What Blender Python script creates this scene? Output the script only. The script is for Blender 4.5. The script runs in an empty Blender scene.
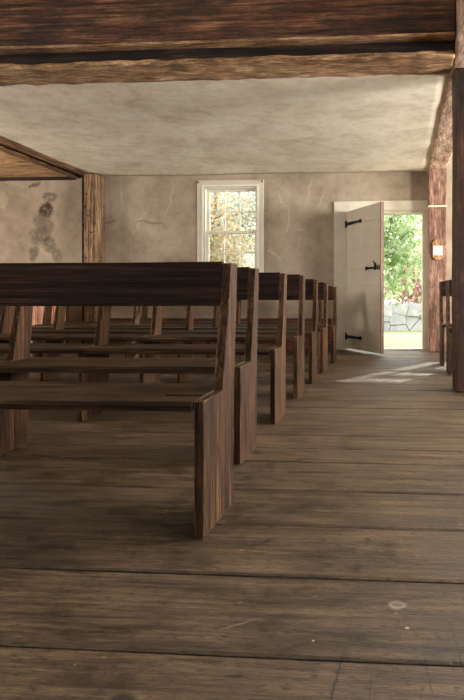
import bpy, bmesh, math, random
from mathutils import Vector, Matrix, noise
random.seed(7)
SC = bpy.context.scene
COL = SC.collection
R = math.radians

# ------------------------------------------------------------------ helpers
def srgb(r, g, b):
    f = lambda c: (c/12.92 if c <= .04045 else ((c+.055)/1.055)**2.4)
    return (f(r/255), f(g/255), f(b/255), 1)

def link(name, bm, mat, parent=None, smooth=False):
    me = bpy.data.meshes.new(name)
    bmesh.ops.recalc_face_normals(bm, faces=bm.faces[:])
    bm.to_mesh(me); bm.free()
    for p in me.polygons: p.use_smooth = smooth
    o = bpy.data.objects.new(name, me)
    COL.objects.link(o)
    if mat: me.materials.append(mat)
    if parent: o.parent = parent
    return o

def empty(name, loc=(0, 0, 0), rz=0):
    o = bpy.data.objects.new(name, None); COL.objects.link(o)
    o.location = loc; o.rotation_euler = (0, 0, rz); o.empty_display_size = .1
    return o

def tag(o, label=None, cat=None, group=None, kind=None):
    if label: o['label'] = label
    if cat: o['category'] = cat
    if group: o['group'] = group
    if kind: o['kind'] = kind
    return o

def copy_tree(o, parent=None):
    c = o.copy(); COL.objects.link(c)
    if parent: c.parent = parent
    for ch in list(o.children): copy_tree(ch, c)
    return c

def box(bm, x0, x1, y0, y1, z0, z1, bev=0, seg=1):
    vs = [bm.verts.new((x, y, z)) for x in (x0, x1) for y in (y0, y1) for z in (z0, z1)]
    q = [(0,1,3,2),(4,6,7,5),(0,4,5,1),(2,3,7,6),(0,2,6,4),(1,5,7,3)]
    fs = [bm.faces.new([vs[i] for i in f]) for f in q]
    if bev:
        es = list({e for f in fs for e in f.edges})
        bmesh.ops.bevel(bm, geom=es, offset=bev, segments=seg, affect='EDGES', profile=.6)
    return vs

def prism(bm, pts, x0, x1, bev=0, edge=-1):
    """polygon in (y, z) extruded along x"""
    a = [bm.verts.new((x0, y, z)) for y, z in pts]
    b = [bm.verts.new((x1, y, z)) for y, z in pts]
    fs = [bm.faces.new(a), bm.faces.new(b[::-1])]
    n = len(pts)
    for i in range(n):
        fs.append(bm.faces.new((a[i], a[(i+1) % n], b[(i+1) % n], b[i])))
    if bev:
        es = list({e for f in fs for e in f.edges})
        bmesh.ops.bevel(bm, geom=es, offset=bev, segments=2, affect='EDGES', profile=.6, material=edge)

def cut(bm, axis, lo, hi, n):
    no = Vector((0, 0, 0)); no[axis] = 1
    for i in range(1, n):
        co = Vector((0, 0, 0)); co[axis] = lo+(hi-lo)*i/n
        bmesh.ops.bisect_plane(bm, geom=bm.verts[:]+bm.edges[:]+bm.faces[:], plane_co=co, plane_no=no)

def rough(bm, amp, scale, seed=0, fine=.35, axis=None):
    bm.normal_update()
    for v in bm.verts:
        p = Vector(v.co)
        if axis is not None: p[axis] *= .25
        p = p*scale+Vector((seed*7.3, seed*3.1, seed))
        d = noise.noise(p)*amp+noise.noise(p*3.7)*amp*fine
        v.co += v.normal*d

def timber(bm, x0, x1, y0, y1, z0, z1, nx, ny, nz, amp, scale=4, seed=1, bev=.012, axis=None):
    b = bmesh.new()
    box(b, x0, x1, y0, y1, z0, z1, bev, 2)
    cut(b, 0, x0, x1, nx); cut(b, 1, y0, y1, ny); cut(b, 2, z0, z1, nz)
    rough(b, amp, scale, seed, axis=axis)
    me = bpy.data.meshes.new('tmp'); b.to_mesh(me); b.free()
    bm.from_mesh(me); bpy.data.meshes.remove(me)

def tube(bm, p0, p1, r0, r1=None, n=10):
    r1 = r0 if r1 is None else r1
    p0 = Vector(p0); p1 = Vector(p1); d = (p1-p0).normalized()
    up = Vector((0, 0, 1)) if abs(d.z) < .9 else Vector((1, 0, 0))
    u = d.cross(up).normalized(); w = d.cross(u)
    A = []; B = []
    for i in range(n):
        t = 2*math.pi*i/n; q = u*math.cos(t)+w*math.sin(t)
        A.append(bm.verts.new(p0+q*r0)); B.append(bm.verts.new(p1+q*r1))
    bm.faces.new(A); bm.faces.new(B[::-1])
    for i in range(n):
        bm.faces.new((A[i], A[(i+1) % n], B[(i+1) % n], B[i]))

# surveying: where a sight line through the photograph meets a wall of known depth
TH = R(4.2); CT, ST = math.cos(TH), math.sin(TH); FPX, PX, HZ, EYE = 600, 353, 300, .73
def on_wall(px, py, Y):
    k = (px-PX)/FPX
    X = (k*Y*CT-Y*ST)/(CT+k*ST); d = -X*ST+Y*CT
    return X, EYE-(py-HZ)*d/FPX

# ---------------------------------------------------------------- materials
class NT:
    def __init__(s, name):
        s.m = bpy.data.materials.new(name); s.m.use_nodes = True
        s.t = s.m.node_tree; s.n = s.t.nodes; s.n.clear()
        s.out = s.n.new('ShaderNodeOutputMaterial')
    def node(s, t, **k):
        x = s.n.new(t)
        for a, b in k.items(): setattr(x, a, b)
        return x
    def l(s, a, b): s.t.links.new(a, b)
    def coord(s): return s.node('ShaderNodeTexCoord').outputs['Object']
    def mapping(s, v, scale=(1, 1, 1), loc=(0, 0, 0), rot=(0, 0, 0), vt='POINT'):
        m = s.node('ShaderNodeMapping', vector_type=vt)
        s.l(v, m.inputs['Vector'])
        m.inputs['Scale'].default_value = scale; m.inputs['Location'].default_value = loc
        m.inputs['Rotation'].default_value = rot
        return m.outputs[0]
    def noise(s, v, scale, detail=6, rough=.6, dist=0):
        n = s.node('ShaderNodeTexNoise')
        s.l(v, n.inputs['Vector'])
        n.inputs['Scale'].default_value = scale; n.inputs['Detail'].default_value = detail
        n.inputs['Roughness'].default_value = rough; n.inputs['Distortion'].default_value = dist
        return n.outputs['Fac']
    def ramp(s, f, stops):
        r = s.node('ShaderNodeValToRGB'); s.l(f, r.inputs[0])
        e = r.color_ramp.elements
        while len(e) < len(stops): e.new(.5)
        for i, (p, c) in enumerate(stops):
            e[i].position = p; e[i].color = c if not isinstance(c, (int, float)) else (c, c, c, 1)
        return r.outputs[0]
    def mix(s, f, a, b, blend='MIX'):
        m = s.node('ShaderNodeMix', data_type='RGBA', blend_type=blend)
        if isinstance(f, (int, float)): m.inputs[0].default_value = f
        else: s.l(f, m.inputs[0])
        for i, q in ((6, a), (7, b)):
            if isinstance(q, tuple): m.inputs[i].default_value = q
            else: s.l(q, m.inputs[i])
        return m.outputs[2]
    def math(s, op, a, b=None):
        m = s.node('ShaderNodeMath', operation=op)
        for i, q in enumerate((a, b)):
            if q is None: continue
            if isinstance(q, (int, float)): m.inputs[i].default_value = q
            else: s.l(q, m.inputs[i])
        return m.outputs[0]
    def vadd(s, a, b):
        m = s.node('ShaderNodeVectorMath', operation='ADD')
        s.l(a, m.inputs[0])
        if isinstance(b, tuple): m.inputs[1].default_value = b
        else: s.l(b, m.inputs[1])
        return m.outputs[0]
    def maprange(s, v, a, b, c=0, d=1):
        m = s.node('ShaderNodeMapRange'); s.l(v, m.inputs[0])
        for i, q in enumerate((a, b, c, d)): m.inputs[i+1].default_value = q
        return m.outputs[0]
    def bsdf(s, col, rough=.6, bump=None, strength=.3, dist=.01, spec=.5):
        b = s.node('ShaderNodeBsdfPrincipled')
        if isinstance(col, tuple): b.inputs['Base Color'].default_value = col
        else: s.l(col, b.inputs['Base Color'])
        if isinstance(rough, (int, float)): b.inputs['Roughness'].default_value = rough
        else: s.l(rough, b.inputs['Roughness'])
        b.inputs['Specular IOR Level'].default_value = spec
        if bump is not None:
            u = s.node('ShaderNodeBump'); s.l(bump, u.inputs['Height'])
            u.inputs['Strength'].default_value = strength; u.inputs['Distance'].default_value = dist
            s.l(u.outputs[0], b.inputs['Normal'])
        s.l(b.outputs[0], s.out.inputs[0])
        return s.m
    def spot(s, v, x, y, z, rx, ry, rz, rot=(0, 0, 0), soft=.5):
        """soft elliptical mark mask around a point of the surface"""
        m = s.mapping(v, (rx, ry, rz), (x, y, z), rot, 'TEXTURE')
        ln = s.node('ShaderNodeVectorMath', operation='LENGTH'); s.l(m, ln.inputs[0])
        return s.maprange(ln.outputs['Value'], 1-soft, 1, 1, 0)

GAIN = .62
def wood(name, stops, axis, scale=1.0, rough=.55, wear=None, wear_amt=.6, blotch=.6, bump=.35,
         stretch=14, speck=.5, spec=.4, gain=1.0):
    """grained timber; axis = direction of the grain"""
    k = GAIN*gain
    stops = [(.5+(p-.5)*.55, (c[0]*k, c[1]*k, c[2]*k, 1)) for p, c in stops]
    t = NT(name); v = t.coord()
    oi = t.node('ShaderNodeObjectInfo')
    off = t.math('MULTIPLY', oi.outputs['Random'], 37.0)
    cmb = t.node('ShaderNodeCombineXYZ')
    for i in range(3): t.l(off, cmb.inputs[i])
    v = t.vadd(v, cmb.outputs[0])
    sc = [stretch]*3; sc['xyz'.index(axis)] = .42
    g = t.noise(t.mapping(v, tuple(sc)), 3.4*scale, 10, .72, .25)
    sc2 = [stretch*3.2]*3; sc2['xyz'.index(axis)] = .9
    fine = t.noise(t.mapping(v, tuple(sc2)), 5*scale, 6, .75)
    sc3 = [2.2]*3; sc3['xyz'.index(axis)] = .8
    bl = t.noise(t.mapping(v, tuple(sc3)), 2.8*scale, 8, .7)
    col = t.ramp(g, stops)
    col = t.mix(.7, col, t.ramp(fine, [(.42, .2), (.56, 1.15)]), 'MULTIPLY')
    col = t.mix(blotch, col, t.ramp(bl, [(.38, .18), (.5, .9), (.61, 1.6)]), 'MULTIPLY')
    sc4 = [1.0]*3; sc4['xyz'.index(axis)] = .16
    sp = t.noise(t.mapping(v, tuple(sc4)), 70*scale, 4, .65)
    col = t.mix(t.math('MULTIPLY', t.ramp(sp, [(.58, 0.0), (.68, 1.0)]), speck), col, srgb(20, 14, 11))
    if wear:
        geo = t.node('ShaderNodeNewGeometry')
        wn = t.noise(v, 22, 4, .7)
        w = t.math('MULTIPLY', t.ramp(geo.outputs['Pointiness'], [(.51, 0.0), (.60, 1.0)]), t.ramp(wn, [(.38, .1), (.58, 1.0)]))
        col = t.mix(t.math('MULTIPLY', w, wear_amt), col, wear)
    h = t.math('ADD', g, t.math('MULTIPLY', fine, .6))
    rr = t.maprange(bl, .3, .7, rough-.1, rough+.15)
    return t.bsdf(col, rr, h, bump, .006, spec)

def plaster(name, base, dark, light, marks=(), rough=.9, scale=1.0, crack=.4, coarse=.5):
    """marks: (x, y, z, rx, ry, rz, rot, colour, amount)"""
    t = NT(name); v = t.coord()
    n1 = t.noise(v, 1.3*scale, 7, .62, .4); n2 = t.noise(v, 6*scale, 6, .7); n3 = t.noise(v, 60, 3, .6)
    col = t.ramp(n1, [(.30, dark), (.5, base), (.70, light)])
    col = t.mix(coarse, col, t.ramp(n2, [(.3, .62), (.5, 1.0), (.72, 1.22)]), 'MULTIPLY')
    # hairline scratches: stretched ridged noise
    w = t.noise(v, 2.1, 2, .5, 1.5)
    line = t.math('ABSOLUTE', t.math('SUBTRACT', w, .5))
    lm = t.ramp(line, [(0, 1.0), (.006, 0.0)])
    lm = t.math('MULTIPLY', lm, t.ramp(t.noise(v, 1.7, 2, .5), [(.5, 0.0), (.6, 1.0)]))
    col = t.mix(t.math('MULTIPLY', lm, crack), col, light)
    dn = t.node('ShaderNodeTexNoise'); t.l(v, dn.inputs['Vector'])
    dn.inputs['Scale'].default_value = 5; dn.inputs['Detail'].default_value = 6
    sh = t.node('ShaderNodeVectorMath', operation='MULTIPLY_ADD')
    t.l(dn.outputs['Color'], sh.inputs[0]); sh.inputs[1].default_value = (.16, .16, .16)
    sh.inputs[2].default_value = (-.08, -.08, -.08)
    dv = t.vadd(v, sh.outputs[0])
    edge = t.noise(v, 16, 5, .75)
    for (x, y, z, rx, ry, rz, rot, c, amt) in marks:
        m = t.spot(dv, x, y, z, rx, ry, rz, rot, .35)
        m = t.math('MULTIPLY', m, t.ramp(edge, [(.36, .25), (.5, 1.0)]))
        col = t.mix(t.math('MULTIPLY', m, amt), col, c)
    h = t.math('ADD', n2, t.math('MULTIPLY', n3, .25))
    return t.bsdf(col, rough, h, .28, .012, .25)

def plain(name, col, rough=.5, var=.2, scale=8, metal=0, bump=.1):
    t = NT(name); v = t.coord()
    n = t.noise(v, scale, 5, .6)
    c = t.mix(1.0, t.ramp(n, [(.3, 1-var), (.7, 1+var*.4)]), col, 'MULTIPLY')
    m = t.bsdf(c, rough, n, bump, .004)
    for x in t.n:
        if x.type == 'BSDF_PRINCIPLED': x.inputs['Metallic'].default_value = metal
    return m

D1 = [(.28, srgb(30, 19, 16)), (.5, srgb(66, 43, 34)), (.75, srgb(104, 74, 58))]
M = {}
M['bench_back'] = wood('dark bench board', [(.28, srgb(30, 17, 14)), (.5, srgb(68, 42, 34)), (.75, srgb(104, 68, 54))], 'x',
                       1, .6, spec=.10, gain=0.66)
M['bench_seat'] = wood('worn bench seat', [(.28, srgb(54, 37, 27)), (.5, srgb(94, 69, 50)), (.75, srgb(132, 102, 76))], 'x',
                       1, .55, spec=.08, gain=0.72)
M['bench_std'] = wood('bench standard timber', [(.28, srgb(54, 35, 23)), (.5, srgb(100, 68, 46)), (.75, srgb(150, 110, 76))], 'z',
                      1.3, .6, blotch=.6, stretch=18, bump=.7, spec=.10, gain=0.74)
M['bench_edge'] = wood('rubbed pale bench edge', [(.28, srgb(84, 60, 42)), (.5, srgb(150, 118, 86)), (.75, srgb(186, 152, 116))], 'z',
                       2, .6, blotch=.8, stretch=10, spec=.12, gain=0.62)
M['hewn'] = wood('hewn brown timber', [(.25, srgb(44, 24, 16)), (.5, srgb(104, 66, 46)), (.75, srgb(156, 110, 80))], 'x',
                 .9, .75, None, blotch=.85, bump=.8, stretch=9, speck=.7, gain=1.25)
M['hewn_dark'] = wood('dark hewn timber', [(.25, srgb(26, 17, 13)), (.5, srgb(64, 44, 34)), (.75, srgb(104, 76, 58))], 'x',
                      1, .8, None, blotch=.9, bump=.8, stretch=9, speck=.7)
M['raw'] = wood('rough tan underside', [(.25, srgb(104, 74, 50)), (.5, srgb(150, 114, 80)), (.75, srgb(186, 152, 114))], 'x',
                1.8, .9, None, blotch=.35, bump=1.0, stretch=2.5, speck=.6, gain=2.2)
M['raw_y'] = wood('mottled tan beam', [(.25, srgb(128, 100, 82)), (.5, srgb(172, 142, 120)), (.75, srgb(200, 174, 152))], 'y',
                  1.6, .9, None, blotch=.3, bump=.8, stretch=2.2, speck=.4, gain=2.3)
M['beam_y'] = wood('brown side beam', [(.25, srgb(58, 36, 22)), (.5, srgb(132, 92, 60)), (.75, srgb(186, 142, 98))], 'y',
                   1, .8, None, blotch=.7, bump=.8, stretch=8, speck=.7, gain=1.6)
M['shadow_gap_y'] = wood('dark shadow gap strip', [(.25, srgb(20, 13, 9)), (.5, srgb(40, 27, 19)), (.75, srgb(62, 44, 32))], 'y', 1, .9)
M['post_tan'] = wood('weathered tan post', [(.25, srgb(60, 42, 30)), (.5, srgb(156, 120, 88)), (.75, srgb(206, 172, 132))], 'z',
                     1, .8, None, blotch=.5, bump=.8, stretch=10, speck=.8, gain=1.35)
M['post_red'] = wood('adzed reddish post', [(.25, srgb(128, 90, 74)), (.5, srgb(168, 126, 106)), (.75, srgb(198, 160, 140))], 'z',
                     1.8, .8, None, blotch=.3, bump=1.0, stretch=2.2, speck=.25, gain=1.2)
M['post_dark'] = wood('dark brown post', [(.25, srgb(32, 18, 13)), (.5, srgb(78, 49, 36)), (.75, srgb(122, 82, 60))], 'z',
                      1, .7, srgb(150, 104, 66), .8, blotch=.8, bump=.7, stretch=7, speck=.6)
M['red_plank'] = wood('reddish wall board', [(.25, srgb(74, 36, 24)), (.5, srgb(118, 64, 44)), (.75, srgb(150, 88, 62))], 'x',
                      1, .55, None, blotch=.4, gain=1.5)
M['red_panel'] = wood('orange brown planks', [(.25, srgb(140, 84, 58)), (.5, srgb(204, 142, 106)), (.75, srgb(228, 178, 142))], 'z',
                      1, .55, None, blotch=.35, speck=.3, gain=1.7)
M['board_ceiling'] = wood('tan ceiling boards', [(.25, srgb(104, 76, 50)), (.5, srgb(168, 132, 92)), (.75, srgb(204, 168, 124))], 'x',
                          1, .8, None, blotch=.5, stretch=8, speck=.8, gain=2.7)
M['door_edge'] = wood('bare door edge', [(.25, srgb(96, 64, 48)), (.5, srgb(150, 112, 88)), (.75, srgb(180, 144, 116))], 'z', 1, .6)
M['paint'] = plain('ivory painted wood', srgb(205, 196, 178), .5, .10, 5)
M['paint_door'] = plain('cream painted door', srgb(206, 196, 178), .5, .12, 3)
M['paint_win'] = plain('white sash paint', srgb(226, 221, 205), .45, .06, 6)
M['iron'] = plain('black wrought iron', srgb(26, 24, 24), .5, .3, 20, .6)
M['card'] = plain('white paper card', srgb(196, 192, 196), .7, .05, 30)
M['cord'] = plain('pale cord', srgb(215, 200, 180), .8, .1, 40)
M['plaque'] = wood('honey plaque wood', [(.25, srgb(96, 62, 38)), (.5, srgb(160, 116, 76)), (.75, srgb(196, 152, 106))], 'z', 2, .5, gain=2.2)

# ------------------------------------------------ floor material
def floor_mat(edges):
    t = NT('old wide floorboards'); v = t.coord()
    at = t.node('ShaderNodeAttribute', attribute_name='plank')
    cmb = t.node('ShaderNodeCombineXYZ')
    k = t.math('MULTIPLY', at.outputs['Fac'], 61.0)
    t.l(k, cmb.inputs[0]); t.l(t.math('MULTIPLY', k, .7), cmb.inputs[1])
    pv = t.vadd(v, cmb.outputs[0])
    g = t.noise(t.mapping(pv, (.6, 12, 12)), 3.5, 9, .68, .3)
    fine = t.noise(t.mapping(pv, (6, 44, 44)), 5, 6, .72)
    bl = t.noise(t.mapping(pv, (1, 1.5, 1)), 4.2, 10, .76, .3)
    big = t.noise(v, .9, 4, .6)
    col = t.ramp(g, [(.38, srgb(60, 45, 32)), (.5, srgb(84, 66, 48)), (.62, srgb(104, 84, 63))])
    col = t.mix(.45, col, t.ramp(fine, [(.40, .3), (.56, 1.2)]), 'MULTIPLY')
    col = t.mix(.85, col, t.ramp(bl, [(.37, .32), (.47, .97), (.58, 1.42)]), 'MULTIPLY')
    col = t.mix(.5, col, t.ramp(big, [(.35, .6), (.6, 1.2)]), 'MULTIPLY')
    col = t.mix(1.0, col, t.maprange(at.outputs['Fac'], 0, 1, .82, 1.15), 'MULTIPLY')
    # dirt specks and small knots
    sp = t.noise(t.mapping(pv, (1, 1.8, 1)), 40, 6, .72)
    col = t.mix(t.math('MULTIPLY', t.ramp(sp, [(.55, 0.0), (.63, 1.0)]), .85), col, srgb(30, 22, 17))
    sp2 = t.noise(pv, 45, 2, .5)
    col = t.mix(t.math('MULTIPLY', t.ramp(sp2, [(.71, 0.0), (.77, 1.0)]), .35), col, srgb(176, 158, 136))
    # dark worn streaks along boards
    st = t.noise(t.mapping(pv, (.5, 5, 1)), 2.0, 5, .7)
    col = t.mix(t.math('MULTIPLY', t.ramp(st, [(.55, 0.0), (.66, 1.0)]), .35), col, srgb(40, 29, 21))
    dn = t.node('ShaderNodeTexNoise'); t.l(v, dn.inputs['Vector']); dn.inputs['Scale'].default_value = 40
    sh = t.node('ShaderNodeVectorMath', operation='MULTIPLY_ADD')
    t.l(dn.outputs['Color'], sh.inputs[0]); sh.inputs[1].default_value = (.012,)*3; sh.inputs[2].default_value = (-.006,)*3
    dv = t.vadd(v, sh.outputs[0])
    for (x, y, rx, ry, rot, c, a) in [
            (.0, 1.445, .026, .024, 0, srgb(150, 134, 118), .8), (.0, 1.447, .015, .012, 0, srgb(96, 82, 70), .9),
            (.022, 1.345, .007, .007, 0, srgb(190, 175, 155), .8), (-.18, 1.28, .004, .004, 0, srgb(200, 190, 170), .8),
            (-.117, 1.15, .0035, .13, R(-4), srgb(28, 20, 15), .9), (.06, 1.2, .0025, .12, R(3), srgb(34, 25, 19), .7),
            (.128, 1.25, .003, .14, R(3), srgb(34, 25, 19), .7), (-.05, 1.1, .0022, .10, R(0), srgb(38, 28, 21), .6),
            (-.09, 1.83, .012, .02, 0, srgb(30, 20, 15), .8), (-.5, 1.06, .03, .025, 0, srgb(26, 19, 15), .8),
            (-.36, 1.33, .05, .003, R(35), srgb(150, 130, 108), .5)]:
        m = t.spot(dv, x, y, 0, rx, ry, .3, (0, 0, rot), .4)
        col = t.mix(t.math('MULTIPLY', m, a), col, c)
    h = t.math('ADD', g, t.math('MULTIPLY', fine, .5))
    h = t.math('SUBTRACT', h, t.math('MULTIPLY', sp, .8))
    rr = t.maprange(bl, .4, .6, .38, .56)
    return t.bsdf(col, rr, h, .8, .008, .36)

# ------------------------------------------------------------------ the room
XL, XR, YB, YR, TOP = -7.4, 4.5, 8.75, -3.6, 5.2      # room box
CE = 2.59                                             # plaster ceiling under the gallery
SILL, HEAD = 1.08, 2.405
W1 = (-2.865, -2.062); W2 = (1.19, 1.97); DR = (-.705, .405); DH = 2.03

# floor: wide boards laid across the aisle
edges = [-3.6]
while edges[-1] < .55: edges.append(edges[-1]+random.uniform(.30, .38))
edges += [.862, 1.217, 1.573, 1.925, 2.28, 2.685]
while edges[-1] < 8.5: edges.append(edges[-1]+random.choice((.24, .29, .33, .36)))
edges[-1] = 8.97
bm = bmesh.new(); lay = bm.faces.layers.float.new('plank')
for a, b in zip(edges[:-1], edges[1:]):
    before = set(bm.faces)
    r = random.random()
    z = random.uniform(-.003, 0)
    n = 46
    top = []
    g = .0042
    rows = []
    prof = [(a+g, -.03), (a+g, z-.004), (a+g+.007, z), (b-g-.007, z), (b-g, z-.005), (b-g, -.03)]
    for i in range(n+1):
        x = XL+(XR-XL)*i/n
        row = []
        for j, (y, zz) in enumerate(prof):
            dy = noise.noise(Vector((x*1.8, a if j < 3 else b, 3.3)))*.0022
            cup = noise.noise(Vector((x*.7, a*5, 1)))*.0015
            row.append(bm.verts.new((x, y+dy, zz+(cup if zz > -.02 else 0))))
        rows.append(row)
    for i in range(n):
        for j in range(len(prof)-1):
            bm.faces.new((rows[i][j], rows[i+1][j], rows[i+1][j+1], rows[i][j+1]))
    for f in bm.faces:
        if f not in before: f[lay] = r
box(bm, XL, XR, YR, 8.97, -.09, -.031)
floor = link('floor', bm, floor_mat(edges))
tag(floor, 'wide worn grey brown floorboards running across the room', 'floor', kind='structure')

def wall_xz(name, y0, y1, x0, x1, z0, z1, holes, mat):
    bm = bmesh.new()
    xs = sorted({x0, x1, *[h[0] for h in holes], *[h[1] for h in holes]})
    zs = sorted({z0, z1, *[h[2] for h in holes], *[h[3] for h in holes]})
    for xa, xb in zip(xs[:-1], xs[1:]):
        for za, zb in zip(zs[:-1], zs[1:]):
            cx, cz = (xa+xb)/2, (za+zb)/2
            if any(h[0] < cx < h[1] and h[2] < cz < h[3] for h in holes): continue
            box(bm, xa, xb, y0, y1, za, zb)
    bmesh.ops.remove_doubles(bm, verts=bm.verts[:], dist=1e-5)
    # drop the faces shared by neighbouring blocks
    seen = {}
    for f in bm.faces:
        k = tuple(round(q, 4) for q in f.calc_center_median()); seen.setdefault(k, []).append(f)
    bmesh.ops.delete(bm, geom=[f for fs in seen.values() if len(fs) > 1 for f in fs], context='FACES')
    return link(name, bm, mat)

def wall_yz(name, x0, x1, y0, y1, z0, z1, holes, mat):
    o = wall_xz(name, x0, x1, y0, y1, z0, z1, holes, mat)
    for v in o.data.vertices: v.co = (v.co.y, v.co.x, v.co.z)
    o.data.flip_normals()
    return o

wm = []
GR = srgb(92, 83, 71); DK = srgb(74, 58, 46); PALE = srgb(196, 184, 166)
def wmark(px, py, rx, rz, rot, c, a):
    X, Z = on_wall(px, py, YB)
    wm.append((X, YB, Z, rx, .4, rz, (0, R(rot), 0), c, a))
for q in [(50, 197, .13, .10, 0, GR, .75), (45, 210, .14, .14, 10, DK, 1.0), (43, 223, .20, .15, 20, GR, .7),
          (40, 236, .20, .17, 0, GR, .7), (49, 244, .13, .14, 35, GR, .7), (34, 254, .09, .15, 0, GR, .75),
          (56, 255, .09, .14, -25, GR, .6), (35, 186, .13, .04, -20, DK, .7), (14, 188, .28, .07, 15, srgb(150, 132, 108), .6),
          (2, 200, .1, .16, 0, srgb(188, 174, 150), .6),
          (118, 202, .16, .33, 0, srgb(176, 162, 144), .45), (121, 195, .012, .25, -8, PALE, .7), (140, 222, .012, .22, 35, PALE, .6),
          (150, 223, .24, .022, 4, srgb(96, 84, 72), .55), (112, 222, .12, .02, -6, srgb(96, 84, 72), .5),
          (170, 200, .013, .28, 12, PALE, .5), (300, 229, .14, .008, -5, PALE, .6), (283, 200, .012, .2, -30, PALE, .6),
          (288, 218, .010, .3, 5, PALE, .5), (275, 255, .012, .2, -55, PALE, .5), (320, 200, .012, .25, 25, PALE, .4),
          (309, 190, .010, .2, 15, PALE, .5), (300, 245, .010, .16, 10, PALE, .4), (268, 203, .010, .35, 3, srgb(100, 86, 72), .4),
          (110, 190, .012, .6, 0, srgb(100, 86, 72), .3), (135, 240, .010, .5, 0, srgb(104, 92, 80), .3)]:
    wmark(*q)
wall_m = plaster('old taupe wall plaster', srgb(160, 145, 126), srgb(130, 114, 97), srgb(178, 163, 143), wm)
side_m = plaster('side wall plaster', srgb(176, 162, 142), srgb(150, 134, 114), srgb(194, 180, 160))
ceil_m = plaster('limewashed ceiling plaster', srgb(230, 219, 198), srgb(204, 191, 167), srgb(240, 232, 214), scale=1.5, crack=.2, coarse=.45)

t = wall_xz('wall_back', YB, 8.95, XL, XR, 0, 5.2, [(W1[0], W1[1], SILL, HEAD), (W2[0], W2[1], SILL, HEAD), (DR[0], DR[1], 0, DH)], wall_m)
tag(t, 'stained taupe plaster wall holding the window and open door', 'wall', kind='structure')
RH = [(-2.2, -1.0, 1.0, 2.4), (.6, 1.8, 1.0, 2.4), (3.2, 4.4, 1.0, 2.4), (6.1, 7.3, 1.0, 2.4), (-2.2, -1.0, 3.2, 4.4), (1.2, 2.4, 3.2, 4.4)]  # unseen window openings added in the side and front walls for fill lamps
LH = [(-2.0, -.8, 1.0, 2.4), (1.6, 2.8, 1.0, 2.4), (5.6, 6.8, .9, 2.2), (0, 1.2, 3.2, 4.4)]
FH = [(-5.6, -4.4, 1.0, 2.4), (-2.2, -1.0, 2.6, 4.4), (1.6, 2.8, 1.0, 2.4)]
tag(wall_yz('wall_right', XR, XR+.2, YR, 8.95, 0, 5.2, RH, side_m), 'plaster wall beyond the right hand benches', 'wall', kind='structure')
tag(wall_yz('wall_left', XL-.2, XL, YR, 8.95, 0, 5.2, LH, side_m), 'plaster wall at the far left aisle', 'wall', kind='structure')
tag(wall_xz('wall_front', YR-.2, YR, XL, XR, 0, 5.2, FH, M['hewn_dark']), 'unseen pulpit end wall, made dark to cut bounced light', 'wall', kind='structure')  # dark timber chosen to weaken light bounced onto the bench fronts

bm = bmesh.new()
timber(bm, -4.54, .45, 4.7, YB+.02, CE, CE+.05, 40, 34, 1, .012, 1.3, 3, 0)
t = link('ceiling', bm, ceil_m, None, True); tag(t, 'uneven off white plaster ceiling under the gallery', 'ceiling', kind='structure')
bm = bmesh.new(); box(bm, .66, XR, 4.7, YB, CE+.02, CE+.07)
tag(link('ceiling_right', bm, ceil_m), 'plaster ceiling over the right aisle', 'ceiling', kind='structure')
bm = bmesh.new(); box(bm, XL-.2, XR+.2, YR-.2, 8.95, TOP, TOP+.08)
tag(link('ceiling_front', bm, ceil_m), 'high plaster ceiling over the open nave', 'ceiling', kind='structure')
bm = bmesh.new()
y = 4.7
while y < YB-.01:
    w = min(random.uniform(.2, .3), YB-y)
    box(bm, XL, -4.86, y+.002, y+w-.002, CE+.0+random.uniform(0, .004), CE+.04, .004)
    y += w
box(bm, XL, -4.86, 4.7, YB, CE+.04, CE+.06)
tag(link('ceiling_left', bm, M['board_ceiling']), 'tan boarded ceiling over the left aisle', 'ceiling', kind='structure')
bm = bmesh.new()
timber(bm, XL, -4.86, YB-.05, YB-.002, CE-.045, CE, 12, 1, 1, .006, 3, 5, .006)
tag(link('trim_1', bm, M['hewn_dark']), 'dark strip where the left wall plaster meets the ceiling boards', 'trim', kind='structure')
bm = bmesh.new()
box(bm, -4.36, -.95, YB-.03, YB-.002, 0, .46, .006, 2)
tag(link('baseboard_back', bm, M['red_plank']), 'deep reddish brown baseboard along the back wall', 'baseboard', kind='structure')

# ---------------------------------------------------------------- window builder
def glass_mat():
    t = NT('window glass')
    tr = t.node('ShaderNodeBsdfTransparent'); tr.inputs[0].default_value = (.96, .97, .96, 1)
    gl = t.node('ShaderNodeBsdfGlossy'); gl.inputs['Roughness'].default_value = .02
    fr = t.node('ShaderNodeFresnel'); fr.inputs[0].default_value = 1.45
    mx = t.node('ShaderNodeMixShader'); t.l(fr.outputs[0], mx.inputs[0])
    t.l(tr.outputs[0], mx.inputs[1]); t.l(gl.outputs[0], mx.inputs[2]); t.l(mx.outputs[0], t.out.inputs[0])
    return t.m
M['glass'] = glass_mat()

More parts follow.
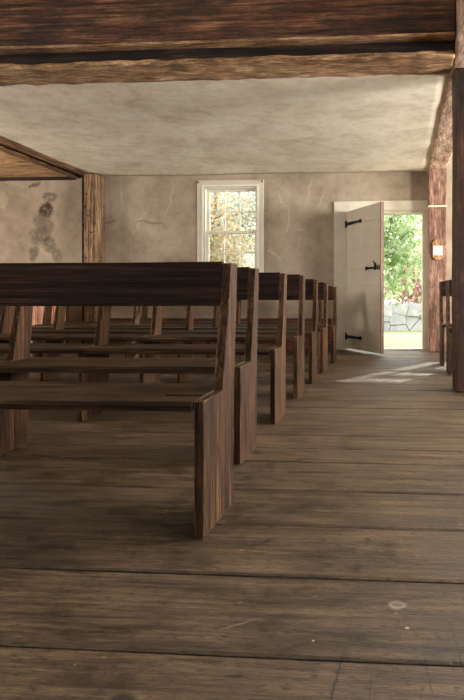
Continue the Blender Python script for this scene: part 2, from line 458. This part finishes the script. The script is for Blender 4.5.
def sash_window(name, x0, x1, label):
    root = empty(name, ((x0+x1)/2, YB, SILL)); tag(root, label, 'window', kind='structure')
    hw = (x1-x0)/2; H = HEAD-SILL
    def part(nm, boxes, mat, par=root, bev=.004):
        bm = bmesh.new()
        for b in boxes: box(bm, *b, bev, 2)
        return link(nm, bm, mat, par)
    cw = .10
    part('casing', [(-hw-cw, -hw-.004, -.025, -.001, -.06, H+cw), (hw+.004, hw+cw, -.025, -.001, -.06, H+cw),
                    (-hw-.004, hw+.004, -.025, -.001, H+.002, H+cw)], M['paint'])
    part('backband', [(-hw-.03, -hw-.001, -.04, -.026, -.02, H+.03), (hw+.001, hw+.03, -.04, -.026, -.02, H+.03),
                      (-hw-.001, hw+.001, -.04, -.026, H+.002, H+.03)], M['paint_win'])
    part('sill', [(-hw-cw-.03, hw+cw+.03, -.07, -.001, -.10, -.061), (-hw, hw, 0, .19, -.001, .018)], M['paint'])
    part('jamb', [(-hw, -hw+.016, .0, .195, .02, H), (hw-.016, hw, .0, .195, .02, H), (-hw+.016, hw-.016, 0, .195, H-.016, H)], M['paint_win'])
    s = hw-.018; mid = H*.5
    def sash(y, z0, z1, nm):
        fw = .034; g = .012
        bx = [(-s, -s+fw, y, y+.032, z0, z1), (s-fw, s, y, y+.032, z0, z1),
              (-s+fw, s-fw, y, y+.032, z0, z0+fw), (-s+fw, s-fw, y, y+.032, z1-fw, z1)]
        iw = 2*(s-fw)
        for k in (1, 2):
            x = -s+fw+iw*k/3; bx.append((x-g/2, x+g/2, y+.006, y+.026, z0+fw, z1-fw))
        zz = (z0+z1)/2; bx.append((-s+fw, s-fw, y+.006, y+.026, zz-g/2, zz+g/2))
        o = part(nm, bx, M['paint_win'], bev=.002)
        bm = bmesh.new(); box(bm, -s+fw, s-fw, y+.014, y+.018, z0+fw, z1-fw)
        link('pane', bm, M['glass'], o)
    sash(.055, .02, mid+.02, 'sash'); sash(.10, mid-.02, H-.016, 'sash')
    for sx in (-1, 1):
        bm = bmesh.new()
        tube(bm, (sx*(hw+cw-.018), -.026, H+cw-.03), (sx*(hw+cw-.018), -.045, H+cw-.03), .010)
        tube(bm, (sx*(hw+cw-.018), -.045, H+cw-.034), (sx*(hw+cw-.018), -.045, H+cw-.008), .006)
        link('curtain_hook', bm, M['iron'], root)
    return root
sash_window('window_1', *W1, 'tall sash window in the back wall left of the door')
sash_window('window_2', *W2, 'sash window in the back wall beyond the right hand benches')

# ---------------------------------------------------------------- door
door = empty('door_1', (DR[0], YB, 0)); tag(door, 'cream board door standing open into the room', 'door', kind='structure')
DW = DR[1]-DR[0]
bm = bmesh.new()
box(bm, -.215, 0, -.028, -.001, 0, DH+.14, .005, 2)
box(bm, DW, DW+.20, -.028, -.001, 0, DH+.14, .005, 2)
box(bm, 0, DW, -.028, -.001, DH, DH+.14, .005, 2)
link('casing', bm, M['paint'], door)
bm = bmesh.new()
box(bm, 0, .03, .0, .20, .02, DH-.03, .003); box(bm, DW-.04, DW, .0, .20, .02, DH-.03, .003); box(bm, 0, DW, .0, .20, DH-.04, DH, .003)
link('jamb', bm, M['paint'], door)
bm = bmesh.new(); box(bm, .0, DW, -.03, .30, -.002, .022, .006, 2)
link('threshold', bm, M['paint'], door)
piv = (.012, -.03, .03)
ANG = R(-59); LW, LT, LH_ = 1.0, .045, 1.985
bm = bmesh.new()
zs = [0, .64, .895, 1.135, 1.425, 1.77, LH_]
for a, b in zip(zs[:-1], zs[1:]):
    box(bm, 0, LW-.004, -LT, 0, a, b-.0005, .005, 2)
leaf = link('leaf', bm, M['paint_door'], door)
leaf.location = piv; leaf.rotation_euler = (0, 0, ANG)
bm = bmesh.new(); box(bm, LW-.004, LW+.012, -LT-.001, .001, 0, LH_, .003)
link('edge_strip', bm, M['door_edge'], leaf)
for z, tilt in ((1.80, 0), (.17, 0)):
    bm = bmesh.new()
    vs = []
    for x, h in ((-.0, .030), (.06, .024), (.30, .016), (.40, .014), (.43, .026), (.455, .026), (.475, .004)):
        vs.append([bm.verts.new((x, yy, z+s*h)) for yy in (-LT-.010, -LT-.0005) for s in (-1, 1)])
    for a, b in zip(vs[:-1], vs[1:]):
        for i, j in ((0, 1), (1, 3), (3, 2), (2, 0)): bm.faces.new((a[i], a[j], b[j], b[i]))
    bm.faces.new(vs[0]); bm.faces.new(vs[-1][::-1])
    tube(bm, (-.006, -LT-.006, z-.05), (-.006, -LT-.006, z+.05), .016)
    for x in (.1, .22, .34): tube(bm, (x, -LT-.010, z), (x, -LT-.016, z), .010)
    link('strap_hinge', bm, M['iron'], leaf)
bm = bmesh.new()
zl = 1.13
box(bm, .60, .985, -LT-.014, -LT-.001, zl-.014, zl+.014, .003)
box(bm, .86, .89, -LT-.026, -LT-.001, zl-.03, zl+.06, .004)
box(bm, .96, .985, -LT-.03, -LT-.001, zl-.03, zl+.03, .004)
box(bm, .60, .64, -LT-.018, -LT-.001, zl-.024, zl+.024, .004)
tube(bm, (.72, -LT-.001, zl), (.72, -LT-.045, zl), .012); tube(bm, (.72, -LT-.045, zl), (.72, -LT-.06, zl), .022, .018)
tube(bm, (.875, -LT-.02, zl+.06), (.895, -LT-.05, zl+.085), .008)
link('latch', bm, M['iron'], leaf)

# ---------------------------------------------------------------- posts and beams
def post(name, x0, x1, y0, y1, z1, mat, label, seed, amp=.008):
    root = empty(name, ((x0+x1)/2, (y0+y1)/2, 0))
    bm = bmesh.new()
    hx, hy = (x1-x0)/2, (y1-y0)/2
    timber(bm, -hx, hx, -hy, hy, 0, z1, 5, 5, 50, amp, 5, seed, .014, axis=2)
    if mat == 'post_tan':
        link('shaft', bm, M[mat], root, True)
    else:
        link('shaft', bm, M[mat], root, True)
    tag(root, label, 'post')
    return root
p_left = post('timber_post', -4.57, -4.385, 8.47, 8.735, CE-.01, 'post_tan', 'tan weathered timber post against the back wall left of the window', 2)
bm = bmesh.new(); timber(bm, -.155, -.095, -.08, .12, 0, CE-.02, 1, 2, 30, .004, 5, 9, .004, axis=2)
link('cover_strip', bm, M['hewn_dark'], p_left)
for x, z in ((-.06, 1.35), (.02, 1.72), (-.03, 1.96), (-.07, 2.1), (-.05, 2.28)):
    bm = bmesh.new(); tube(bm, (x, -.128, z), (x, -.142, z), .012); link('peg', bm, M['iron'], p_left)
p_far = post('timber_post', .44, .69, 8.46, 8.715, CE-.012, 'post_red', 'reddish adzed timber post right of the open door', 5, .012)
bm = bmesh.new(); box(bm, -.133, .133, -.141, .136, 2.03, 2.055, .004)
link('cord', bm, M['cord'], p_far)
p_near = post('timber_post', .458, .72, 4.80, 5.06, CE-.02, 'post_dark', 'dark brown timber post at the right edge holding up the gallery beam', 8)
for x, z in ((-.05, 2.32), (.0, 2.15), (.04, 2.05), (-.02, 1.7)):
    bm = bmesh.new(); tube(bm, (x, -.127, z), (x+.004, -.139, z), .009); link('peg', bm, M['iron'], p_near)

gb = empty('gallery_beam', (-3.4, 4.6, CE)); tag(gb, 'heavy dark cross beam carrying the gallery, with a rough tan underside', 'beam')
bm = bmesh.new(); timber(bm, -4.0, 3.83, -.03, .32, .012, .125, 60, 4, 3, .010, 3, 4, .012, axis=0)
link('lower_beam', bm, M['hewn_dark'], gb, True)
bm = bmesh.new(); timber(bm, -4.0, 3.83, -.125, .32, .118, .50, 60, 4, 5, .008, 3, 6, .010, axis=0)
link('upper_beam', bm, M['hewn'], gb, True)
bm = bmesh.new(); timber(bm, -4.0, 3.83, -.128, -.02, .098, .120, 80, 2, 1, .004, 5, 16, .005)
link('ledge_strip', bm, M['raw'], gb, True)
bm = bmesh.new(); timber(bm, -4.0, 3.83, -.045, .315, -.025, .018, 130, 10, 1, .014, 7, 7, .008)
link('underside_board', bm, M['raw'], gb, True)

rb = empty('ceiling_beam', (.56, 6.2, CE-.02)); tag(rb, 'mottled tan beam along the right edge of the plaster ceiling', 'beam', 'beams beside the plaster ceiling')
bm = bmesh.new(); timber(bm, -.125, .125, -3.2, 2.53, 0, .62, 4, 60, 3, .010, 4, 11, .012, axis=1)
link('beam_body', bm, M['raw_y'], rb, True)
lb = empty('ceiling_beam', (-4.70, 6.2, CE-.02)); tag(lb, 'brown stepped beam along the left edge of the plaster ceiling', 'beam', 'beams beside the plaster ceiling')
bm = bmesh.new(); timber(bm, .04, .175, -1.6, 2.53, 0, .22, 2, 40, 2, .006, 4, 12, .010, axis=1)
link('beam_body', bm, M['beam_y'], lb, True)
bm = bmesh.new(); box(bm, -.06, .04, -1.6, 2.53, .02, .2)
link('shadow_gap_strip', bm, M['shadow_gap_y'], lb)  # dark colour stands in for shade in the gap between beam and ledger
bm = bmesh.new(); timber(bm, -.17, -.06, -1.6, 2.53, -.005, .2, 2, 40, 2, .005, 4, 13, .008, axis=1)
link('ledger', bm, M['beam_y'], lb, True)

# octagonal plaque on the reddish post
pl = empty('wooden_plaque', (.567, 8.43, 1.433)); tag(pl, 'small eight sided wooden plaque with a white card on the reddish post', 'plaque')
hw, hh, ch = .078, .143, .045
bm = bmesh.new()
o8 = [(-hw, -hh+ch), (-hw+ch, -hh), (hw-ch, -hh), (hw, -hh+ch), (hw, hh-ch), (hw-ch, hh), (-hw+ch, hh), (-hw, hh-ch)]
a = [bm.verts.new((x, -.001, z)) for x, z in o8]; b = [bm.verts.new((x, .018, z)) for x, z in o8]
bm.faces.new(a); bm.faces.new(b[::-1])
for i in range(8): bm.faces.new((a[i], a[(i+1) % 8], b[(i+1) % 8], b[i]))
bmesh.ops.bevel(bm, geom=bm.edges[:], offset=.004, segments=2, affect='EDGES')
link('backing', bm, M['plaque'], pl)
bm = bmesh.new(); box(bm, -.066, .066, -.006, -.002, -.082, .056, .001)
tag(link('card', bm, M['card'], pl), 'white card')

# low plank partition in the left aisle
pp = empty('plank_partition', (-5.7, 7.95, 0)); tag(pp, 'low orange brown plank partition in the left aisle', 'partition')
bm = bmesh.new()
x = -1.5
while x < 1.02:
    w = random.uniform(.20, .28)
    box(bm, x+.003, min(x+w, 1.05)-.003, 0, .03, 0, .98, .004)
    x += w
link('planks', bm, M['red_panel'], pp)
bm = bmesh.new(); box(bm, -1.52, 1.07, -.02, .05, .98, 1.02, .006, 2); link('cap_rail', bm, M['red_panel'], pp)
bm = bmesh.new(); box(bm, 1.05, 1.12, -.03, .05, 0, .98, .006, 2); link('end_post', bm, M['red_panel'], pp)

# ---------------------------------------------------------------- benches
ST_PROF = [(.0, 0), (.0, .421), (.20, .421), (.312, .862), (.392, .865), (.338, .43), (.33, .02), (.318, 0)]
SX = [0, -1.17, -2.43, -3.56]; SW = .032
def post_front(z): return .20+(.312-.20)*(z-.421)/(.862-.421)

def standard_bm(x1):
    bm = bmesh.new()
    prism(bm, ST_PROF, x1-SW, x1, .004, 1)
    for i in range(1, 9):
        z = .86*i/9
        bmesh.ops.bisect_plane(bm, geom=bm.verts[:]+bm.edges[:]+bm.faces[:], plane_co=(0, 0, z), plane_no=(0, 0, 1))
    bm.normal_update()
    for v in bm.verts:
        k = .0022 if v.co.z > .04 else .005
        v.co.y += noise.noise(v.co*7+Vector((x1*5, 0, 0)))*k
        v.co.x += noise.noise(v.co*5+Vector((x1*9, 4, 0)))*.0018
    return bm

def seat_bm(notch=False):
    bm = bmesh.new()
    x0, x1 = SX[-1]-SW+.033, -SW-.001
    prof = [(-.014, .391), (-.016, .41), (-.008, .421), (.385, .423), (.387, .392)]
    nx = 130 if notch else 44
    xs = [x0+(x1-x0)*i/nx for i in range(nx+1)]
    if notch:
        ex = [-.172, -.166, -.158, -.13, -.10, -.07, -.052, -.046, -.041]
        xs = sorted([x for x in xs if x < -.18 or x > -.036]+ex)
    ys_top = [-.008, .03, .06, .088, .092, .100, .112, .120, .126, .16, .2, .26, .32, .385]
    rows = []
    for x in xs:
        row = [(-.014, .391), (-.017+noise.noise(Vector((x*6, 1, 2)))*.003, .408)]
        for y in ys_top:
            z = .421+noise.noise(Vector((x*3, y*9, 5)))*.0014
            if notch and -.168 < x < -.044 and .0905 < y < .121:
                e = noise.noise(Vector((x*40, y*30, 1)))*.004
                z -= .026+e*.3
            row.append((y, z))
        row.append((.387, .392))
        rows.append([bm.verts.new((x, y, z)) for y, z in row])
    k = len(rows[0])
    for a, b in zip(rows[:-1], rows[1:]):
        for j in range(k): bm.faces.new((a[j], a[(j+1) % k], b[(j+1) % k], b[j]))
    bm.faces.new(rows[0]); bm.faces.new(rows[-1][::-1])
    return bm

def back_bm():
    bm = bmesh.new()
    z0, z1 = .708, .866
    x0, x1 = SX[-1]-SW+.033, -SW-.001
    f0, f1 = post_front(z0)-.006, post_front(z1)-.006
    prism(bm, [(f0, z0), (f1, z1), (f1+.026, z1+.001), (f0+.026, z0)], x0, x1, .004)
    cut(bm, 0, x0, x1, 60)
    for v in bm.verts:
        v.co.z += noise.noise(Vector((v.co.x*2.2, 3, v.co.z*3)))*.003
        v.co.y += noise.noise(Vector((v.co.x*3, 8, v.co.z*6)))*.002
    return bm

proto = empty('church_bench', (0, 0, 0))
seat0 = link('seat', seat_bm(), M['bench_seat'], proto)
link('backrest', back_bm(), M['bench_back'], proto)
for x in SX:
    s = link('standard', standard_bm(x), M['bench_std'], proto); s.data.materials.append(M['bench_edge'])
spec = [  # x of right end, y of front, height factor, label
    (-.588, 1.792, 1.00, 'nearest dark brown bench, with a dark notch cut in its seat'),
    (-.692, 2.620, 1.03, 'second dark bench from the camera, directly behind the notched bench'),
    (-.712, 3.478, 1.045, 'third dark bench from the camera on the left of the aisle'),
    (-.735, 4.390, 1.075, 'fourth dark bench from the camera, tallest of the left hand row'),
    (-.735, 5.180, 1.065, 'fifth dark bench from the camera on the left of the aisle'),
    (-.735, 5.975, 1.055, 'sixth dark bench from the camera, two in front of the back wall row'),
    (-.722, 6.830, 1.03, 'seventh dark bench from the camera, last to reach the aisle'),
    (-1.02, 7.740, 1.03, 'hindmost dark bench by the back wall, set back from the aisle behind the seventh'),
]
G1 = 'dark benches left of the aisle'
for i, (x, y, sz, lab) in enumerate(spec):
    o = proto if i == 0 else copy_tree(proto)
    o.location = (x, y, 0); o.scale = (1, 1, sz); tag(o, lab, 'bench', G1)
    o.rotation_euler[2] = R((0, 1.2, .3, -.2, .3, -.3, .2, 0)[i])
G2 = 'dark benches right of the aisle'
for x, y, sz, lab in [(.505, 5.905, 1.085, 'dark bench right of the aisle nearest the dark post'),
                      (.492, 6.700, 1.095, 'dark bench right of the aisle nearest the door')]:
    o = copy_tree(proto); o.location = (x+3.56+SW, y, 0); o.scale = (1, 1, sz); tag(o, lab, 'bench', G2)
# the nearest bench has its own seat board
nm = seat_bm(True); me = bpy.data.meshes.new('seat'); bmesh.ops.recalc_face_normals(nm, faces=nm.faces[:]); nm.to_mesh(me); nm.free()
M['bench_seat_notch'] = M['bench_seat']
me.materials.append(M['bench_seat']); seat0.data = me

# ---------------------------------------------------------------- outdoors
def lawn_mat():
    t = NT('mown grass'); v = t.coord()
    n = t.noise(v, 1.2, 8, .7); f = t.noise(v, 30, 4, .7)
    c = t.ramp(n, [(.3, srgb(104, 116, 68)), (.5, srgb(130, 138, 88)), (.7, srgb(160, 156, 114))])
    c = t.mix(.4, c, t.ramp(f, [(.3, .5), (.7, 1.2)]), 'MULTIPLY')
    return t.bsdf(c, .9, f, .6, .03)
bm = bmesh.new(); box(bm, -26, 26, 8.97, 48, -.55, -.28)
cut(bm, 0, -26, 26, 20); cut(bm, 1, 8.97, 48, 20)
tag(link('lawn', bm, lawn_mat()), 'sunlit grass outside the open door', 'lawn', kind='structure')
bm = bmesh.new(); box(bm, -.9, .6, 8.96, 9.6, -.28, -.03, .02, 2)
tag(link('stone_step', bm, plain('granite step', srgb(170, 166, 158), .8, .25, 12)), 'granite step outside the open door', 'step')

sw = empty('stone_wall', (0, 20, -.3)); tag(sw, 'pale dry stone wall across the grass beyond the door', 'wall')
stone_m = plain('pale fieldstone', srgb(180, 178, 176), .9, .3, 3, bump=.5)
bm = bmesh.new()
rs = random.Random(3)
def clip(poly, m, n):
    """keep the part of a polygon on the near side of the line through m with normal n"""
    out = []
    for i, p in enumerate(poly):
        q = poly[(i+1) % len(poly)]
        dp = (p[0]-m[0])*n[0]+(p[1]-m[1])*n[1]; dq = (q[0]-m[0])*n[0]+(q[1]-m[1])*n[1]
        if dp <= 0: out.append(p)
        if (dp < 0 < dq) or (dq < 0 < dp):
            f = dp/(dp-dq); out.append((p[0]+(q[0]-p[0])*f, p[1]+(q[1]-p[1])*f))
    return out
seeds = []
for row in range(3):
    x = -9.0
    while x < 6:
        seeds.append((x+rs.uniform(-.1, .1), .15+row*.3+rs.uniform(-.13, .13))); x += rs.uniform(.34, .62)
for sx, sz in seeds:
    top = .90+noise.noise(Vector((sx*1.3, 2, 0)))*.06
    poly = [(sx-.7, 0), (sx+.7, 0), (sx+.7, top), (sx-.7, top)]
    for qx, qz in seeds:
        d = math.hypot(qx-sx, qz-sz)
        if d == 0 or d > 1.4: continue
        n = ((qx-sx)/d, (qz-sz)/d)
        poly = clip(poly, ((qx+sx)/2-n[0]*.026, (qz+sz)/2-n[1]*.026), n)
        if len(poly) < 3: break
    if len(poly) < 3: continue
    b = bmesh.new(); dy = rs.uniform(-.05, .05)
    f0 = [b.verts.new((x, -.28+dy, z)) for x, z in poly]; f1 = [b.verts.new((x, .28+dy, z)) for x, z in poly]
    fs = [b.faces.new(f0), b.faces.new(f1[::-1])]
    for i in range(len(poly)): fs.append(b.faces.new((f0[i], f0[(i+1) % len(poly)], f1[(i+1) % len(poly)], f1[i])))
    bmesh.ops.remove_doubles(b, verts=b.verts[:], dist=.01)
    bmesh.ops.bevel(b, geom=b.edges[:], offset=.02, segments=2, affect='EDGES', clamp_overlap=True)
    for v in b.verts: v.co += Vector((noise.noise(v.co*5), noise.noise(v.co*5+Vector((9, 0, 0))), noise.noise(v.co*5+Vector((0, 9, 0)))))*.02
    me = bpy.data.meshes.new('t'); b.to_mesh(me); b.free(); bm.from_mesh(me); bpy.data.meshes.remove(me)
link('stones', bm, stone_m, sw)
bm = bmesh.new(); box(bm, -9, 6, -.12, .12, 0, .80)
link('core', bm, plain('dark wall core', srgb(72, 66, 60), .9), sw)

def leaf_mat(name, cols, tr=.5, sc=2.3):
    t = NT(name); v = t.coord()
    n = t.noise(v, sc, 3, .7)
    c = t.ramp(n, [(.32, cols[0]), (.5, cols[1]), (.68, cols[2])])
    d = t.node('ShaderNodeBsdfDiffuse'); q = t.node('ShaderNodeBsdfTranslucent'); t.l(c, d.inputs[0]); t.l(c, q.inputs[0])
    m = t.node('ShaderNodeMixShader'); m.inputs[0].default_value = tr
    t.l(d.outputs[0], m.inputs[1]); t.l(q.outputs[0], m.inputs[2]); t.l(m.outputs[0], t.out.inputs[0])
    return t.m
bark = wood('grey bark', [(.25, srgb(90, 82, 76)), (.5, srgb(140, 130, 120)), (.75, srgb(180, 170, 158))], 'z', 1, .9, gain=1.5)
L_green = leaf_mat('spring green leaves', (srgb(122, 152, 94), srgb(166, 184, 136), srgb(204, 212, 184)))
L_pink = leaf_mat('russet pink leaves', (srgb(158, 122, 112), srgb(188, 154, 144), srgb(208, 182, 170)))
L_gold = leaf_mat('golden autumn leaves', (srgb(150, 160, 160), srgb(180, 170, 140), srgb(196, 146, 96)), .5, 7)
L_grey = leaf_mat('pale grey leaves', (srgb(132, 146, 152), srgb(160, 168, 162), srgb(184, 172, 132)), .4, 5)
L_ever = leaf_mat('evergreen needles', (srgb(50, 70, 42), srgb(76, 96, 58), srgb(110, 126, 84)), .2)

def tree(name, loc, h, crown_z, rad, zrad, n, size, mat, label, seed, tr=.12, group='trees outside the building', cone=False):
    rn = random.Random(seed)
    root = empty(name, loc); tag(root, label, 'tree', group)
    bm = bmesh.new()
    pts = [Vector((0, 0, 0))]
    for i in range(1, 6):
        pts.append(Vector((rn.uniform(-.1, .1)*i*.3, rn.uniform(-.1, .1)*i*.3, h*.85*i/5)))
    for i in range(5):
        tube(bm, pts[i], pts[i+1], tr*(1-i*.17), tr*(1-(i+1)*.17))
    tips = []
    if not cone:
        for i in range(10):
            b = pts[rn.choice((2, 3, 3, 4))]; a = rn.uniform(0, 6.28)
            e = Vector((math.cos(a)*rad*.7, math.sin(a)*rad*.7, crown_z+rn.uniform(-.6, .7)*zrad))
            m_ = b.lerp(e, .5)+Vector((0, 0, .15))
            tube(bm, b, m_, tr*.35, tr*.22, 6); tube(bm, m_, e, tr*.22, tr*.06, 6)
    link('trunk', bm, bark, root)
    bm = bmesh.new()
    cl = []
    for i in range(26):
        while True:
            p = Vector((rn.uniform(-1, 1), rn.uniform(-1, 1), rn.uniform(-1, 1)))
            if p.length < 1: break
        cl.append(Vector((p.x*rad, p.y*rad, crown_z+p.z*zrad)))
    for i in range(n):
        if cone:
            u = rn.random()**1.4; rr = rad*(1-u)*math.sqrt(rn.random())+.05; a = rn.uniform(0, 6.28)
            p = Vector((rr*math.cos(a), rr*math.sin(a), .15+u*(h-.1)))
        else:
            c = rn.choice(cl); g = rad*.34
            p = c+Vector((rn.gauss(0, g), rn.gauss(0, g), rn.gauss(0, g*.6)))
        s = size*rn.uniform(.6, 1.3)
        nrm = Vector((rn.uniform(-1, 1), rn.uniform(-1, 1), rn.uniform(-.2, 1))).normalized()
        u_ = nrm.orthogonal().normalized(); w_ = nrm.cross(u_)
        a = rn.uniform(0, 6.28); u2 = u_*math.cos(a)+w_*math.sin(a); w2 = nrm.cross(u2)
        bm.faces.new([bm.verts.new(p+q) for q in (u2*s, w2*s*.55+nrm*s*.12, -u2*s, -w2*s*.55+nrm*s*.12)])
    link('foliage', bm, mat, root)
    return root
G0 = -.28
tree('maple_tree', (-.55, 15.5, G0), 5.0, 2.9, 1.3, 1.6, 4500, .09, L_green, 'pale green leafy tree seen through the open door', 1)
tree('red_tree', (1.6, 25, G0), 6.0, 2.2, 2.0, 2.3, 5500, .12, L_pink, 'pinkish russet tree beyond the stone wall', 2)
tree('autumn_tree', (-4.9, 15.5, G0), 5.4, 3.0, 1.5, 2.2, 8000, .06, L_gold, 'golden autumn tree seen through the window', 4)
tree('autumn_tree', (-7.2, 25.8, G0), 7.5, 4.0, 2.3, 3.2, 11000, .09, L_grey, 'pale grey green tree behind the golden one outside the window', 6)
tree('grey_green_tree', (-4.0, 32, G0), 6.5, 2.6, 2.2, 2.2, 2400, .14, L_green, 'grey green tree far beyond the stone wall', 8)
tree('doorway_shade_tree', (1.75, 12.0, G0), 5.6, 0, 1.15, 0, 6000, .13, L_ever, 'unseen evergreen added right of the door to shade the doorway', 9, cone=True)  # out of view, added to keep direct sun out of the doorway

# ---------------------------------------------------------------- light
w = bpy.data.worlds.new('World'); SC.world = w; w.use_nodes = True
bg = w.node_tree.nodes['Background']; bg.inputs[0].default_value = (.93, .96, 1.0, 1); bg.inputs[1].default_value = 4.4

sd = bpy.data.lights.new('sun', 'SUN'); so = bpy.data.objects.new('sun', sd); COL.objects.link(so)
sd.energy = 8.5; sd.angle = R(.6); sd.color = (1, .95, .88)
dirv = Vector((.52, 1, .667)).normalized()             # towards the sun
so.rotation_euler = dirv.to_track_quat('Z', 'Y').to_euler(); so.location = dirv*30

def fill_lamp(loc, target, sx, sy, power, col):
    a = bpy.data.lights.new('window_fill', 'AREA'); a.shape = 'RECTANGLE'; a.size = sx; a.size_y = sy  # added fill lamp in an unseen opening, power set per opening
    a.energy = power; a.color = col
    o = bpy.data.objects.new('window_fill', a); COL.objects.link(o); o.location = loc
    o.rotation_euler = (Vector(loc)-Vector(target)).to_track_quat('Z', 'Y').to_euler()
COOL = (1, .96, .90); WARM = (1, .90, .78)
P = 55
for (y0, y1, z0, z1) in RH:
    k = 7.5 if y0 > 3 else 2.0 if z0 > 3 and y0 > 0 else .3 if z0 > 3 else .08
    fill_lamp((XR+.1, (y0+y1)/2, (z0+z1)/2), (0, (y0+y1)/2, (z0+z1)/2), y1-y0, z1-z0, P*k, COOL)
for (y0, y1, z0, z1) in LH:
    fill_lamp((XL-.1, (y0+y1)/2, (z0+z1)/2), (0, (y0+y1)/2, (z0+z1)/2), y1-y0, z1-z0, P*(2.0 if y0 > 5 else .3), WARM)
for (x0, x1, z0, z1) in FH:
    fill_lamp(((x0+x1)/2, YR-.1, (z0+z1)/2), ((x0+x1)/2, 0, (z0+z1)/2), x1-x0, z1-z0, P*(.8 if z0 > 2 else .05), COOL)

# ---------------------------------------------------------------- camera
cd = bpy.data.cameras.new('camera'); co = bpy.data.objects.new('camera', cd); COL.objects.link(co)
co.location = (0, 0, EYE); co.rotation_euler = (R(90), 0, TH)
cd.sensor_fit = 'VERTICAL'; cd.sensor_height = 36; cd.lens = FPX/700*36
cd.shift_x = -(PX-232)/700; cd.shift_y = -(350-HZ)/700
cd.clip_start = .05
SC.camera = co
SC.view_settings.view_transform = 'Standard'
SC.view_settings.look = 'None'; SC.view_settings.gamma = 1; SC.view_settings.exposure = .12
SC.view_settings.use_curve_mapping = False
